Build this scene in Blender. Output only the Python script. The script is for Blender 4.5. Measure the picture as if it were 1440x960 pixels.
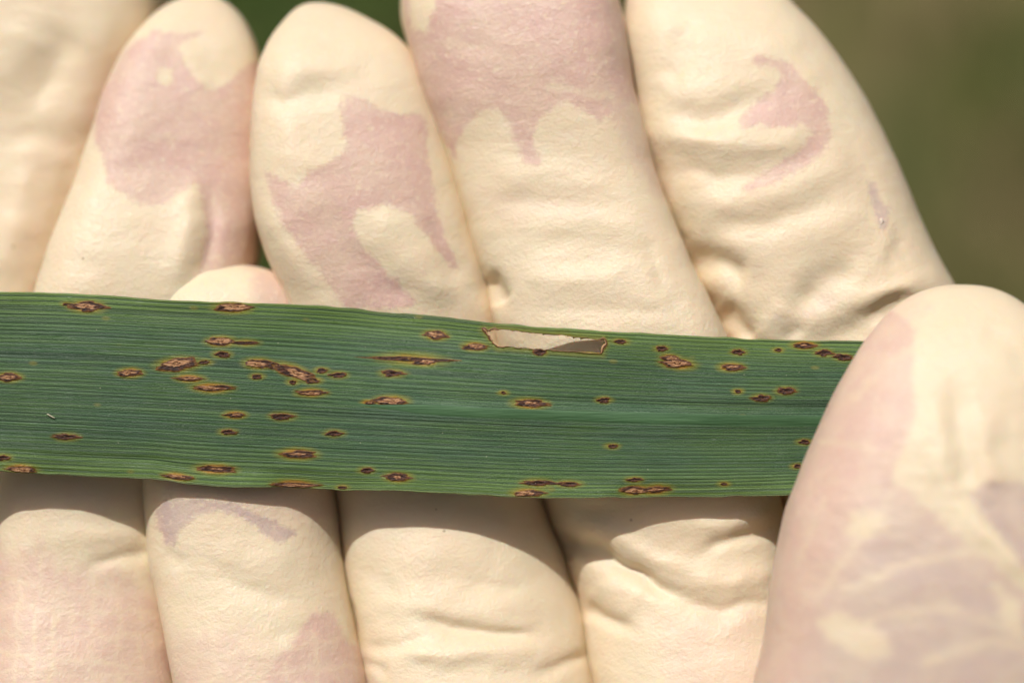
import bpy, math, random
import numpy as np
from mathutils import Matrix, Vector

# ------------------------------------------------------------------ camera, light, exposure
for o in list(bpy.data.objects):
    bpy.data.objects.remove(o)
scene = bpy.context.scene
C = scene.collection
PITCH = math.radians(38)                       # the camera looks down at the hands by this much
U = Vector((1, 0, 0))
V = Vector((0, math.sin(PITCH), math.cos(PITCH)))
W = Vector((0, -math.cos(PITCH), math.sin(PITCH)))   # towards the viewer
ORIGIN = Vector((0, 0, 1.10))                  # middle of the held leaf, chest height over the field
HAND = Matrix.Translation(ORIGIN) @ Matrix((U, V, W)).transposed().to_4x4()
MM = 0.001
DIST = 250.0                                   # mm, lens to leaf

cam_d = bpy.data.cameras.new('camera')
cam = bpy.data.objects.new('camera', cam_d)
C.objects.link(cam)
cam.matrix_world = HAND @ Matrix.Translation((0, 0, DIST * MM))
cam_d.lens = 100
cam_d.sensor_width = 36
cam_d.clip_start = 0.01
cam_d.clip_end = 300
cam_d.dof.use_dof = True
cam_d.dof.focus_distance = (DIST - 0.5) * MM
cam_d.dof.aperture_fstop = 9
scene.camera = cam

SUN_L = Vector((-0.24, 0.70, 0.66)).normalized()      # towards the sun, in the hands' frame
SUN = (HAND.to_3x3() @ SUN_L).normalized()
elev = math.asin(SUN.z)
azim = math.atan2(SUN.x, SUN.y)
world = bpy.data.worlds.new('World')
scene.world = world
world.use_nodes = True
nt = world.node_tree
sky = nt.nodes.new('ShaderNodeTexSky')
sky.sky_type = 'NISHITA'
sky.sun_disc = False
sky.dust_density = 10.0
sky.ozone_density = 0.0
sky.air_density = 0.5
sky.sun_elevation = elev
sky.sun_rotation = azim
bg = nt.nodes['Background']
bg.inputs['Strength'].default_value = 0.05
nt.links.new(sky.outputs['Color'], bg.inputs['Color'])
sd = bpy.data.lights.new('sun', 'SUN')
sd.energy = 3.25
sd.angle = math.radians(0.53)
sd.color = (1.0, 0.975, 0.94)
so = bpy.data.objects.new('sun', sd)
C.objects.link(so)
so.rotation_euler = SUN.to_track_quat('Z', 'Y').to_euler()
so.location = (0, 0, 4)
scene.view_settings.view_transform = 'Standard'
scene.view_settings.look = 'None'
scene.view_settings.exposure = 0.0
scene.view_settings.gamma = 1.0
scene.cycles.max_bounces = 14
scene.cycles.diffuse_bounces = 8
scene.render.resolution_x = 1024
scene.render.resolution_y = 682

# ------------------------------------------------------------------ numeric helpers
rng = np.random.default_rng(7)

def hash3(ix, iy, iz, seed):
    h = (ix.astype(np.int64) * 374761393 + iy.astype(np.int64) * 668265263 +
         iz.astype(np.int64) * 2147483647 + seed * 1442695041) & 0xffffffff
    h = ((h ^ (h >> 13)) * 1274126177) & 0xffffffff
    h = (h ^ (h >> 16)) & 0xffffffff
    return h / 4294967295.0

def vnoise(x, y, z, seed=0):
    """smooth value noise in -1..1"""
    ix, iy, iz = np.floor(x), np.floor(y), np.floor(z)
    fx, fy, fz = x - ix, y - iy, z - iz
    fx = fx * fx * fx * (fx * (fx * 6 - 15) + 10)
    fy = fy * fy * fy * (fy * (fy * 6 - 15) + 10)
    fz = fz * fz * fz * (fz * (fz * 6 - 15) + 10)
    r = 0
    for a in (0, 1):
        for b in (0, 1):
            for c in (0, 1):
                wgt = (fx if a else 1 - fx) * (fy if b else 1 - fy) * (fz if c else 1 - fz)
                r = r + wgt * hash3(ix + a, iy + b, iz + c, seed)
    return r * 2 - 1

def fbm(x, y, z, octs=3, seed=0):
    r, a, s = 0, 1.0, 0
    for k in range(octs):
        r = r + a * vnoise(x * 2 ** k, y * 2 ** k, z * 2 ** k, seed + k)
        s += a
        a *= 0.5
    return r / s

def pchip(xk, yk, x):
    xk, yk = np.asarray(xk, float), np.asarray(yk, float)
    h = np.diff(xk)
    d = np.diff(yk) / h
    m = np.zeros_like(yk)
    for i in range(1, len(xk) - 1):
        if d[i - 1] * d[i] > 0:
            w1, w2 = 2 * h[i] + h[i - 1], h[i] + 2 * h[i - 1]
            m[i] = (w1 + w2) / (w1 / d[i - 1] + w2 / d[i])
    m[0], m[-1] = d[0], d[-1]
    x = np.clip(x, xk[0], xk[-1])
    i = np.clip(np.searchsorted(xk, x, side='right') - 1, 0, len(xk) - 2)
    t = (x - xk[i]) / h[i]
    return ((2 * t ** 3 - 3 * t ** 2 + 1) * yk[i] + (t ** 3 - 2 * t ** 2 + t) * h[i] * m[i]
            + (-2 * t ** 3 + 3 * t ** 2) * yk[i + 1] + (t ** 3 - t ** 2) * h[i] * m[i + 1])

def seg_dist(px, py, pts, closed=False):
    """distance to a polyline and the position along it 0..1"""
    pts = np.asarray(pts, float)
    n = len(pts)
    best = np.full(px.shape, 1e9)
    along = np.zeros(px.shape)
    m = n if closed else n - 1
    for i in range(m):
        a, b = pts[i], pts[(i + 1) % n]
        e = b - a
        t = np.clip(((px - a[0]) * e[0] + (py - a[1]) * e[1]) / (e @ e + 1e-12), 0, 1)
        d = np.hypot(px - a[0] - t * e[0], py - a[1] - t * e[1])
        k = d < best
        best = np.where(k, d, best)
        along = np.where(k, (i + t) / m, along)
    return best, along

def inside(px, py, pts):
    pts = np.asarray(pts, float)
    r = np.zeros(px.shape, bool)
    n = len(pts)
    for i in range(n):
        x1, y1 = pts[i]
        x2, y2 = pts[(i + 1) % n]
        if y1 == y2:
            continue
        c = ((y1 > py) != (y2 > py)) & (px < (x2 - x1) * (py - y1) / (y2 - y1) + x1)
        r ^= c
    return r

def poly_sd(px, py, pts):
    """positive inside"""
    d, _ = seg_dist(px, py, pts, True)
    return np.where(inside(px, py, pts), d, -d)

def smooth(a, b, x):
    t = np.clip((x - a) / (b - a), 0, 1)
    return t * t * (3 - 2 * t)

PX = 16.0                                       # survey units per mm on the leaf's plane

def mesh_from(name, verts, faces, mat, attrs=None, smooth_shade=True, uv=None):
    me = bpy.data.meshes.new(name)
    verts = np.asarray(verts, np.float32)
    me.vertices.add(len(verts))
    me.vertices.foreach_set('co', (verts * MM).ravel())
    quads = [f for f in faces if f is not None]
    loops = np.concatenate([np.asarray(f, np.int32).ravel() for f in quads])
    sizes = np.concatenate([np.full(len(f), np.asarray(f).shape[1], np.int32) for f in quads])
    starts = np.concatenate([[0], np.cumsum(sizes)[:-1]]).astype(np.int32)
    me.loops.add(len(loops))
    me.loops.foreach_set('vertex_index', loops)
    me.polygons.add(len(sizes))
    me.polygons.foreach_set('loop_start', starts)
    me.update(calc_edges=True)
    me.validate()
    for k, a in (attrs or {}).items():
        at = me.attributes.new(k, 'FLOAT', 'POINT')
        at.data.foreach_set('value', np.asarray(a, np.float32))
    if uv is not None:
        at = me.attributes.new('flat', 'FLOAT_VECTOR', 'POINT')
        at.data.foreach_set('vector', np.asarray(uv, np.float32).ravel())
    if smooth_shade:
        me.polygons.foreach_set('use_smooth', np.ones(len(me.polygons), bool))
    me.materials.append(mat)
    o = bpy.data.objects.new(name, me)
    C.objects.link(o)
    return o

# ------------------------------------------------------------------ material helpers
class N:
    """tiny node-tree writer"""
    def __init__(self, name):
        self.m = bpy.data.materials.new(name)
        self.m.use_nodes = True
        self.t = self.m.node_tree
        self.b = self.t.nodes['Principled BSDF']
        self.out = self.t.nodes['Material Output']
    def new(self, typ, **kw):
        n = self.t.nodes.new(typ)
        for k, v in kw.items():
            setattr(n, k, v)
        return n
    def put(self, sock, v):
        if isinstance(v, bpy.types.NodeSocket):
            self.t.links.new(v, sock)
        else:
            if hasattr(sock.default_value, '__len__') and not hasattr(v, '__len__'):
                v = (v, v, v)
            if hasattr(sock.default_value, '__len__') and len(sock.default_value) == 4 and len(v) == 3:
                v = (*v, 1)
            sock.default_value = v
    def attr(self, name, out='Fac'):
        return self.new('ShaderNodeAttribute', attribute_name=name).outputs[out]
    def math(self, op, a, b=0.0, c=0.0, clamp=False):
        n = self.new('ShaderNodeMath', operation=op, use_clamp=clamp)
        for i, v in enumerate((a, b, c)):
            self.put(n.inputs[i], v)
        return n.outputs[0]
    def vmul(self, v, s):
        n = self.new('ShaderNodeVectorMath', operation='MULTIPLY')
        self.put(n.inputs[0], v)
        self.put(n.inputs[1], s)
        return n.outputs[0]
    def noise(self, vec, scale, detail=3, rough=0.55, dist=0.0):
        n = self.new('ShaderNodeTexNoise')
        self.put(n.inputs['Vector'], vec)
        n.inputs['Scale'].default_value = scale
        n.inputs['Detail'].default_value = detail
        n.inputs['Roughness'].default_value = rough
        n.inputs['Distortion'].default_value = dist
        return n.outputs['Fac']
    def vor(self, vec, scale, out='Distance', feature='F1'):
        n = self.new('ShaderNodeTexVoronoi', feature=feature)
        self.put(n.inputs['Vector'], vec)
        n.inputs['Scale'].default_value = scale
        return n.outputs[out]
    def map(self, v, a, b, c=0.0, d=1.0, mode='SMOOTHSTEP'):
        n = self.new('ShaderNodeMapRange', interpolation_type=mode)
        for i, x in enumerate((v, a, b, c, d)):
            self.put(n.inputs[i], x)
        return n.outputs[0]
    def mix(self, f, a, b, blend='MIX'):
        n = self.new('ShaderNodeMix', data_type='RGBA', blend_type=blend)
        self.put(n.inputs[0], f)
        self.put(n.inputs[6], a)
        self.put(n.inputs[7], b)
        return n.outputs[2]
    def bump(self, h, dist, strength=1.0, normal=None):
        n = self.new('ShaderNodeBump')
        n.inputs['Strength'].default_value = strength
        n.inputs['Distance'].default_value = dist
        self.put(n.inputs['Height'], h)
        if normal is not None:
            self.put(n.inputs['Normal'], normal)
        return n.outputs[0]
    def pos(self):
        return self.new('ShaderNodeTexCoord').outputs['Object']

# latex glove, thin cream rubber that shows the skin pink where it clings
def glove_material():
    n = N('latex_glove')
    p = n.vmul(n.pos(), 1000.0)                            # millimetres
    edge = n.math('MULTIPLY', n.math('SUBTRACT', n.noise(p, 0.8, 8, 0.76), 0.5), 32.0)
    sk = n.math('ADD', n.attr('cling'), edge)
    mask = n.map(sk, -4.0, 6.5)
    holes = n.map(n.noise(p, 1.5, 4, 0.6), 0.55, 0.72)     # small blisters of air inside the clinging part
    mask = n.math('MULTIPLY', mask, n.math('SUBTRACT', 1.0, n.math('MULTIPLY', holes, 0.55)))
    tint = n.math('MULTIPLY', n.attr('tint'), n.map(n.noise(p, 0.35, 4, 0.6), 0.3, 0.65, 0.68, 1.0))
    lines = n.attr('lines')
    cream = n.mix(n.map(n.noise(p, 0.16, 3), 0.3, 0.7), (0.75, 0.645, 0.465), (0.76, 0.63, 0.45))
    cream = n.mix(n.math('MULTIPLY', n.map(n.noise(p, 0.45, 4), 0.5, 0.75), 0.35), cream, (0.77, 0.685, 0.54))
    pink = n.mix(n.noise(p, 0.3, 3), (0.59, 0.385, 0.335), (0.65, 0.44, 0.375))
    pink = n.mix(n.map(n.noise(p, 2.2, 3), 0.5, 0.8), pink, (0.70, 0.52, 0.44))
    pink = n.mix(n.math('MULTIPLY', n.attr('cool'), 0.85), pink, (0.50, 0.39, 0.36))
    f = n.math('MAXIMUM', n.math('MULTIPLY', mask, n.map(n.noise(p, 0.22, 4, 0.65), 0.3, 0.66, 0.58, 0.92)), n.math('MULTIPLY', tint, 0.82))
    f = n.math('MULTIPLY', f, n.math('SUBTRACT', 1.0, n.math('MULTIPLY', lines, 0.9)))
    col = n.mix(f, cream, pink)
    # a few dust specks
    sp = n.map(n.vor(p, 0.33), 0.035, 0.055, 1.0, 0.0)
    sp = n.math('MULTIPLY', sp, n.map(n.noise(p, 0.2, 1), 0.56, 0.62))
    col = n.mix(n.math('MULTIPLY', sp, 0.55), col, (0.25, 0.15, 0.08))
    n.put(n.b.inputs['Base Color'], col)
    n.put(n.b.inputs['Roughness'], n.map(n.noise(p, 3.0, 2), 0.3, 0.7, 0.40, 0.56))
    n.put(n.b.inputs['Specular IOR Level'], 0.5)
    n.put(n.b.inputs['Subsurface Weight'], 0.6)
    n.put(n.b.inputs['Subsurface Radius'], (1.0, 0.42, 0.18))
    n.put(n.b.inputs['Subsurface Scale'], 0.0006)
    g = n.noise(p, 3.2, 4, 0.6)
    g2 = n.noise(n.vmul(p, (0.9, 1.15, 1.0)), 1.1, 3, 0.55)
    b1 = n.bump(g, 0.00011, 0.6)
    b2 = n.bump(g2, 0.00012, 0.45, b1)
    wk = n.math('ABSOLUTE', n.math('SUBTRACT', n.noise(n.vmul(p, (0.7, 1.15, 1.0)), 0.36, 4, 0.5, 0.3), 0.5))
    b2 = n.bump(n.map(wk, 0.0, 0.16), 0.00006, 0.30, b2)
    b3 = n.bump(mask, 0.00005, 0.25, b2)
    n.put(n.b.inputs['Normal'], b3)
    return n.m

def leaf_material():
    n = N('leaf_blade')
    uv = n.attr('flat', 'Vector')                          # mm along, mm across
    sep = n.new('ShaderNodeSeparateXYZ')
    n.put(sep.inputs[0], uv)
    across = n.attr('across')
    streak = n.noise(n.vmul(uv, (0.006, 1.0, 1)), 1.5, 5, 0.7)
    fine = n.noise(n.vmul(uv, (0.02, 1.0, 1)), 6.0, 3, 0.6)
    blot = n.noise(n.vmul(uv, (0.25, 0.6, 1)), 0.5, 4, 0.6)
    green = n.mix(n.map(blot, 0.35, 0.65), (0.070, 0.162, 0.042), (0.056, 0.142, 0.060))
    edge = n.map(n.math('ABSOLUTE', n.math('SUBTRACT', across, 0.5)), 0.27, 0.5)
    green = n.mix(edge, green, (0.140, 0.250, 0.042))
    green = n.mix(n.math('MULTIPLY', n.map(streak, 0.45, 0.75), 0.6), green, (0.125, 0.225, 0.075))
    green = n.mix(n.math('MULTIPLY', n.map(streak, 0.50, 0.28), 0.55), green, (0.026, 0.068, 0.030))
    vein = n.attr('vein')
    green = n.mix(n.math('MULTIPLY', n.map(vein, 0.55, 1.0), 0.35), green, (0.11, 0.20, 0.085))
    green = n.mix(n.math('MULTIPLY', n.map(vein, 0.20, 0.0), 0.72), green, (0.026, 0.066, 0.032))
    green = n.mix(n.math('MULTIPLY', n.map(fine, 0.5, 0.75), 0.35), green, (0.10, 0.17, 0.10))
    green = n.mix(n.attr('rib'), green, (0.060, 0.140, 0.075))
    # rows of pale stomata
    dots = n.map(n.vor(n.vmul(uv, (1.0, 1.5, 1)), 5.2), 0.10, 0.28, 1.0, 0.0)
    green = n.mix(n.math('MULTIPLY', dots, 0.28), green, (0.22, 0.30, 0.19))
    wax = n.map(n.vor(n.vmul(uv, (1, 1, 1)), 0.7), 0.025, 0.05, 1.0, 0.0)
    green = n.mix(n.math('MULTIPLY', wax, 0.7), green, (0.45, 0.48, 0.30))
    ylw = n.map(n.vor(n.vmul(uv, (0.6, 1, 1)), 0.36), 0.04, 0.12, 1.0, 0.0)
    green = n.mix(n.math('MULTIPLY', ylw, 0.55), green, (0.26, 0.24, 0.035))
    h = n.math('ADD', n.attr('halo'), n.math('MULTIPLY', n.math('SUBTRACT', n.noise(n.vmul(uv, (0.4, 1, 1)), 3.5, 4), 0.5), 0.35))
    col = n.mix(n.math('MULTIPLY', n.map(h, 0.20, 0.85), 0.85), green, (0.25, 0.25, 0.02))
    col = n.mix(n.math('MULTIPLY', n.map(h, 0.66, 1.0), 0.9), col, (0.46, 0.21, 0.015))
    rim = n.math('ADD', n.attr('rim'), n.math('MULTIPLY', n.math('SUBTRACT', n.noise(uv, 3.0, 4), 0.5), 0.5))
    col = n.mix(n.map(rim, 0.35, 0.65), col, (0.30, 0.17, 0.03))
    col = n.mix(n.map(rim, 0.62, 0.85), col, (0.10, 0.035, 0.015))
    pale = n.attr('margin')
    col = n.mix(n.math('MULTIPLY', pale, 0.6), col, (0.30, 0.36, 0.14))
    n.put(n.b.inputs['Base Color'], col)
    n.put(n.b.inputs['Roughness'], n.map(n.noise(n.vmul(uv, (0.2, 1, 1)), 3.0, 3), 0.3, 0.7, 0.44, 0.56))
    n.put(n.b.inputs['Specular IOR Level'], 0.62)
    cell = n.noise(n.vmul(uv, (1.0, 1.6, 1)), 6.0, 2, 0.5)
    ridg = n.noise(n.vmul(uv, (0.008, 1.0, 1)), 5.0, 3, 0.65)
    b1 = n.bump(ridg, 0.00022, 0.9)
    b2 = n.bump(cell, 0.00007, 0.9, b1)
    n.put(n.b.inputs['Normal'], b2)
    tr = n.new('ShaderNodeBsdfTranslucent')
    n.put(tr.inputs['Color'], n.mix(0.5, col, (0.10, 0.25, 0.02)))
    mx = n.new('ShaderNodeMixShader')
    mx.inputs[0].default_value = 0.16
    n.t.links.new(n.b.outputs[0], mx.inputs[1])
    n.t.links.new(tr.outputs[0], mx.inputs[2])
    n.t.links.new(mx.outputs[0], n.out.inputs['Surface'])
    return n.m

def spot_material():
    n = N('rotten_spot')
    p = n.vmul(n.pos(), 1000.0)
    r = n.math('ADD', n.attr('radius'), n.math('MULTIPLY', n.math('SUBTRACT', n.noise(n.vmul(p, (0.6, 1.6, 1)), 3.2, 5, 0.7), 0.5), 0.7))
    dark = n.mix(n.map(n.noise(n.vmul(p, (0.5, 1.5, 1)), 3.5, 4), 0.38, 0.72), (0.020, 0.007, 0.005), (0.110, 0.036, 0.014))
    col = n.mix(n.map(r, 0.74, 0.95), dark, (0.17, 0.075, 0.014))
    col = n.mix(n.map(r, 0.93, 1.12), col, (0.20, 0.16, 0.025))
    n.put(n.b.inputs['Base Color'], col)
    n.put(n.b.inputs['Roughness'], 0.55)
    n.put(n.b.inputs['Specular IOR Level'], 0.35)
    n.put(n.b.inputs['Normal'], n.bump(n.noise(n.vmul(p, (0.6, 1.6, 1)), 4.0, 3), 0.0002, 0.8))
    return n.m

def centre_material():
    n = N('bleached_centre')
    p = n.vmul(n.pos(), 1000.0)
    r = n.math('ADD', n.attr('radius'), n.math('MULTIPLY', n.math('SUBTRACT', n.noise(n.vmul(p, (0.5, 1.8, 1)), 3.6, 5, 0.7), 0.5), 1.1))
    tan = n.mix(n.map(n.noise(n.vmul(p, (0.4, 2.4, 1)), 3.4, 4, 0.65), 0.36, 0.62), (0.56, 0.32, 0.15), (0.24, 0.085, 0.030))
    col = n.mix(n.map(r, 0.72, 1.0), tan, (0.075, 0.026, 0.013))
    n.put(n.b.inputs['Base Color'], col)
    n.put(n.b.inputs['Roughness'], 0.5)
    n.put(n.b.inputs['Normal'], n.bump(n.noise(n.vmul(p, (0.5, 2.0, 1)), 4.0, 3), 0.0002, 0.8))
    return n.m

GLOVE = glove_material()
LEAF = leaf_material()

# ------------------------------------------------------------------ the field behind: ground and grass
def ground_material():
    n = N('field_soil')
    p = n.pos()
    a = n.noise(p, 7.0, 3, 0.5)
    col = n.mix(n.map(a, 0.49, 0.60), (0.195, 0.142, 0.068), (0.105, 0.125, 0.024))
    col = n.mix(n.map(n.noise(p, 4.2, 2, 0.5, 0.3), 0.52, 0.62), col, (0.055, 0.052, 0.018))
    col = n.mix(n.map(n.noise(p, 24, 4), 0.45, 0.7), col, (0.15, 0.115, 0.045))
    n.put(n.b.inputs['Base Color'], col)
    n.put(n.b.inputs['Roughness'], 0.95)
    n.put(n.b.inputs['Normal'], n.bump(n.noise(p, 40, 6), 0.03, 0.8))
    return n.m

gs = 150.0
gN = 60
gx = np.sign(np.linspace(-1, 1, gN)) * np.abs(np.linspace(-1, 1, gN)) ** 3 * gs
X, Y = np.meshgrid(gx, gx)
Z = fbm(X * 1.2, Y * 1.2, X * 0, 3, 3) * 0.03
gv = np.stack([X, Y, Z], -1).reshape(-1, 3) / MM
idx = np.arange(gN * gN).reshape(gN, gN)
gf = np.stack([idx[:-1, :-1], idx[:-1, 1:], idx[1:, 1:], idx[1:, :-1]], -1).reshape(-1, 4)
ground = mesh_from('ground', gv, [gf], ground_material())
ground['kind'] = 'structure'
ground['label'] = 'brown and green field ground far out of focus behind the hands'

def grass_material():
    n = N('grass_blades')
    t = n.attr('tone')
    col = n.mix(t, (0.060, 0.135, 0.016), (0.12, 0.12, 0.03))
    n.put(n.b.inputs['Base Color'], col)
    n.put(n.b.inputs['Roughness'], 0.6)
    return n.m

nb = 26000
bx = rng.uniform(-1.3, 1.3, nb)
by = rng.uniform(0.3, 3.4, nb)
left = smooth(0.10, -0.12, bx - 0.02 * by)
dens = smooth(-0.22, 0.30, fbm(bx * 5, by * 4, bx * 0 + 3.3, 3, 21)) * 0.75 + 0.12
dens = np.maximum(dens, left)
keep = rng.uniform(0, 1, nb) < dens
bx, by, left = bx[keep], by[keep], left[keep]
nb = len(bx)
hgt = rng.uniform(0.05, 0.13, nb) * (0.8 + 0.8 * left)
ang = rng.uniform(0, 2 * math.pi, nb)
lean = rng.uniform(0.1, 0.8, nb) * hgt
wd = rng.uniform(0.003, 0.007, nb)
dx, dy = np.cos(ang), np.sin(ang)
bz = fbm(bx * 1.2, by * 1.2, bx * 0, 3, 3) * 0.03 - 0.005
def blade_pt(f, side):
    w_ = wd * (1 - 0.85 * f) * side
    return np.stack([bx + dx * lean * f * f - dy * w_, by + dy * lean * f * f + dx * w_, bz + hgt * f * (1 - 0.25 * f)], -1)
bv = np.stack([blade_pt(f, s) for f in (0, 0.55, 1.0) for s in (-1, 1)], 1).reshape(-1, 3) / MM
b0 = np.arange(nb)[:, None] * 6
bf = np.concatenate([b0 + np.array([[0, 1, 3, 2]]), b0 + np.array([[2, 3, 5, 4]])])
tone = np.clip(rng.uniform(0, 1, nb) * 0.6 + 0.4 * (1 - left), 0, 1)
grass = mesh_from('grass', bv, [bf], grass_material(), {'tone': np.repeat(tone, 6)}, False)
grass['kind'] = 'stuff'
grass['label'] = 'blurred short green grass growing over the field behind the hands'

# ------------------------------------------------------------------ gloved fingers
def finger(spec, nring=176, step=4.0, ybase=1180.0):
    """One gloved finger as rings from fingertip to base.  L and R give its two sides, front the depth of its pad."""
    tipx, tipy = spec['tip']
    yl, xl = zip(*[(y, x) for x, y in spec['L']])
    yr, xr = zip(*[(y, x) for x, y in spec['R']])
    H = ybase - tipy
    q1 = np.linspace(0, 1, 44)[1:] ** 2 * 60
    rows = np.concatenate([q1, np.arange(60 + step, H, step), [H]]) + tipy
    q = np.sqrt(rows - tipy)
    def side(ys, xs):
        ys, xs = np.array(ys, float), np.array(xs, float)
        return pchip(np.concatenate([[0], np.sqrt(ys - tipy)]), np.concatenate([[tipx], xs]), q)
    Lx, Rx = side(yl, xl), side(yr, xr)
    padl, padr, y0 = spec.get('press', (0, 0, -400))           # squeezed against the neighbours
    Lx = Lx - padl * smooth(y0, y0 + 120, rows)
    Rx = Rx + padr * smooth(tipy + 40, tipy + 200, rows)
    wref = spec['width'] / PX
    href = wref * spec.get('thick', 0.43)
    fr = pchip([p[0] for p in spec['front']], [p[1] for p in spec['front']], rows)
    wc = fr - href
    k = (DIST - wc) / DIST
    cx = ((Lx + Rx) / 2 - 720) / PX * k
    hw = (Rx - Lx) / 2 / PX * k
    vy = (480 - rows) / PX * k
    ht = np.minimum(hw * 2 * spec.get('thick', 0.43), href * 1.15)
    th = np.arange(nring) / nring * 2 * math.pi
    sq = spec.get('square', 3.5)
    sq = sq + (2.6 - sq) * smooth(600, 720, rows) + (2.4 - sq) * smooth(70, 0, rows - tipy)
    e = (2 / sq)[:, None]
    c = np.sign(np.cos(th)) * np.abs(np.cos(th)) ** e
    s = np.sign(np.sin(th)) * np.abs(np.sin(th)) ** e
    X = cx[:, None] + hw[:, None] * c
    Wd = wc[:, None] + ht[:, None] * s
    Wd = Wd - spec.get('tilt', 0.0) * hw[:, None] * c
    Yv = np.repeat(vy[:, None], nring, 1)
    # outward normal in the section, with the pad rounding over towards the tip
    nx, nw = np.cos(th)[None] / np.maximum(hw[:, None], 0.5), np.sin(th)[None] / np.maximum(ht[:, None], 0.5)
    nl = np.hypot(nx, nw)
    nx, nw = nx / nl, nw / nl
    kk = DIST / (DIST - Wd)
    px, py = 720 + X * PX * kk, 480 - Yv * PX * kk
    facing = smooth(-0.1, 0.45, np.sin(th))[None]
    disp = np.zeros_like(X)
    sd_ = spec['seed']
    fade = smooth(0, 90, rows - tipy)[:, None]
    # slack rubber: broad lumps and cross wrinkles
    disp += 0.30 * fbm(X / 7, Yv / 5, Wd / 7, 2, sd_) * spec.get('lump', 1.0)
    disp += 0.10 * fbm(X / 3.4, Yv / 2.2, Wd / 4, 2, sd_ + 9) * spec.get('lump', 1.0) * (0.4 + 0.6 * fade)
    wr = fbm(X / 1.8 + 5, Yv / 1.1, Wd / 3, 2, sd_ + 17)
    disp += 0.016 * wr * spec.get('lump', 1.0)
    for pts, amp, wid in spec.get('folds', []):
        wob = 1 + 0.25 * vnoise(px / 40, py / 40, px * 0, sd_ + 31)
        d, al = seg_dist(px + 5 * vnoise(px / 35, py / 35, px * 0, sd_ + 4), py + 5 * vnoise(px / 35, py / 35, px * 0 + 9, sd_ + 5), pts)
        end = smooth(0, 0.25, al) * smooth(1, 0.75, al) * 0.75 + 0.25
        disp += spec.get('gain', 1.0) * amp * np.exp(-(d / (wid * wob)) ** 2) * end * facing
    X = X + nx * disp
    Wd = Wd + nw * disp
    verts = np.stack([X, Yv, Wd], -1)
    # where the rubber clings to skin
    cling = np.full(px.shape, -40.0)
    for pts in spec.get('cling', []):
        cling = np.maximum(cling, poly_sd(px, py, pts))
    for pts in spec.get('slack', []):
        cling = np.minimum(cling, -poly_sd(px, py, pts))
    cling = np.where(np.sin(th)[None] > -0.25, np.clip(cling, -40, 40), -40)
    tint = np.zeros(px.shape)
    for pts, st, soft in spec.get('tint', []):
        tint = np.maximum(tint, st * smooth(-soft, soft, poly_sd(px, py, pts) + soft * 0.9 * fbm(px / 18, py / 18, px * 0, 3, 56)))
    for pts in spec.get('slack', []):
        tint = tint * (1 - 0.85 * smooth(-9, 9, poly_sd(px, py, pts) + 6 * fbm(px / 12, py / 12, px * 0, 2, 55)))
    cool = np.zeros(px.shape)
    for pts, soft in spec.get('cool', []):
        cool = np.maximum(cool, smooth(-soft, soft, poly_sd(px, py, pts)))
    lines = np.zeros(px.shape)
    for pts, wid, st in spec.get('lines', []):
        d, al = seg_dist(px + 4 * vnoise(px / 14, py / 14, px * 0, 77), py + 4 * vnoise(px / 14, py / 14, px * 0 + 4, 78), pts)
        lines = np.maximum(lines, st * np.exp(-(d / (wid * 1.15)) ** 2) * (0.75 + 0.35 * vnoise(px / 20, py / 20, px * 0, 3)))
    apex = np.array([(tipx - 720) / PX * k[0], (480 - tipy) / PX * k[0], wc[0]])
    return dict(v=verts, apex=apex, cling=cling, tint=tint, cool=cool, lines=lines)

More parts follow.
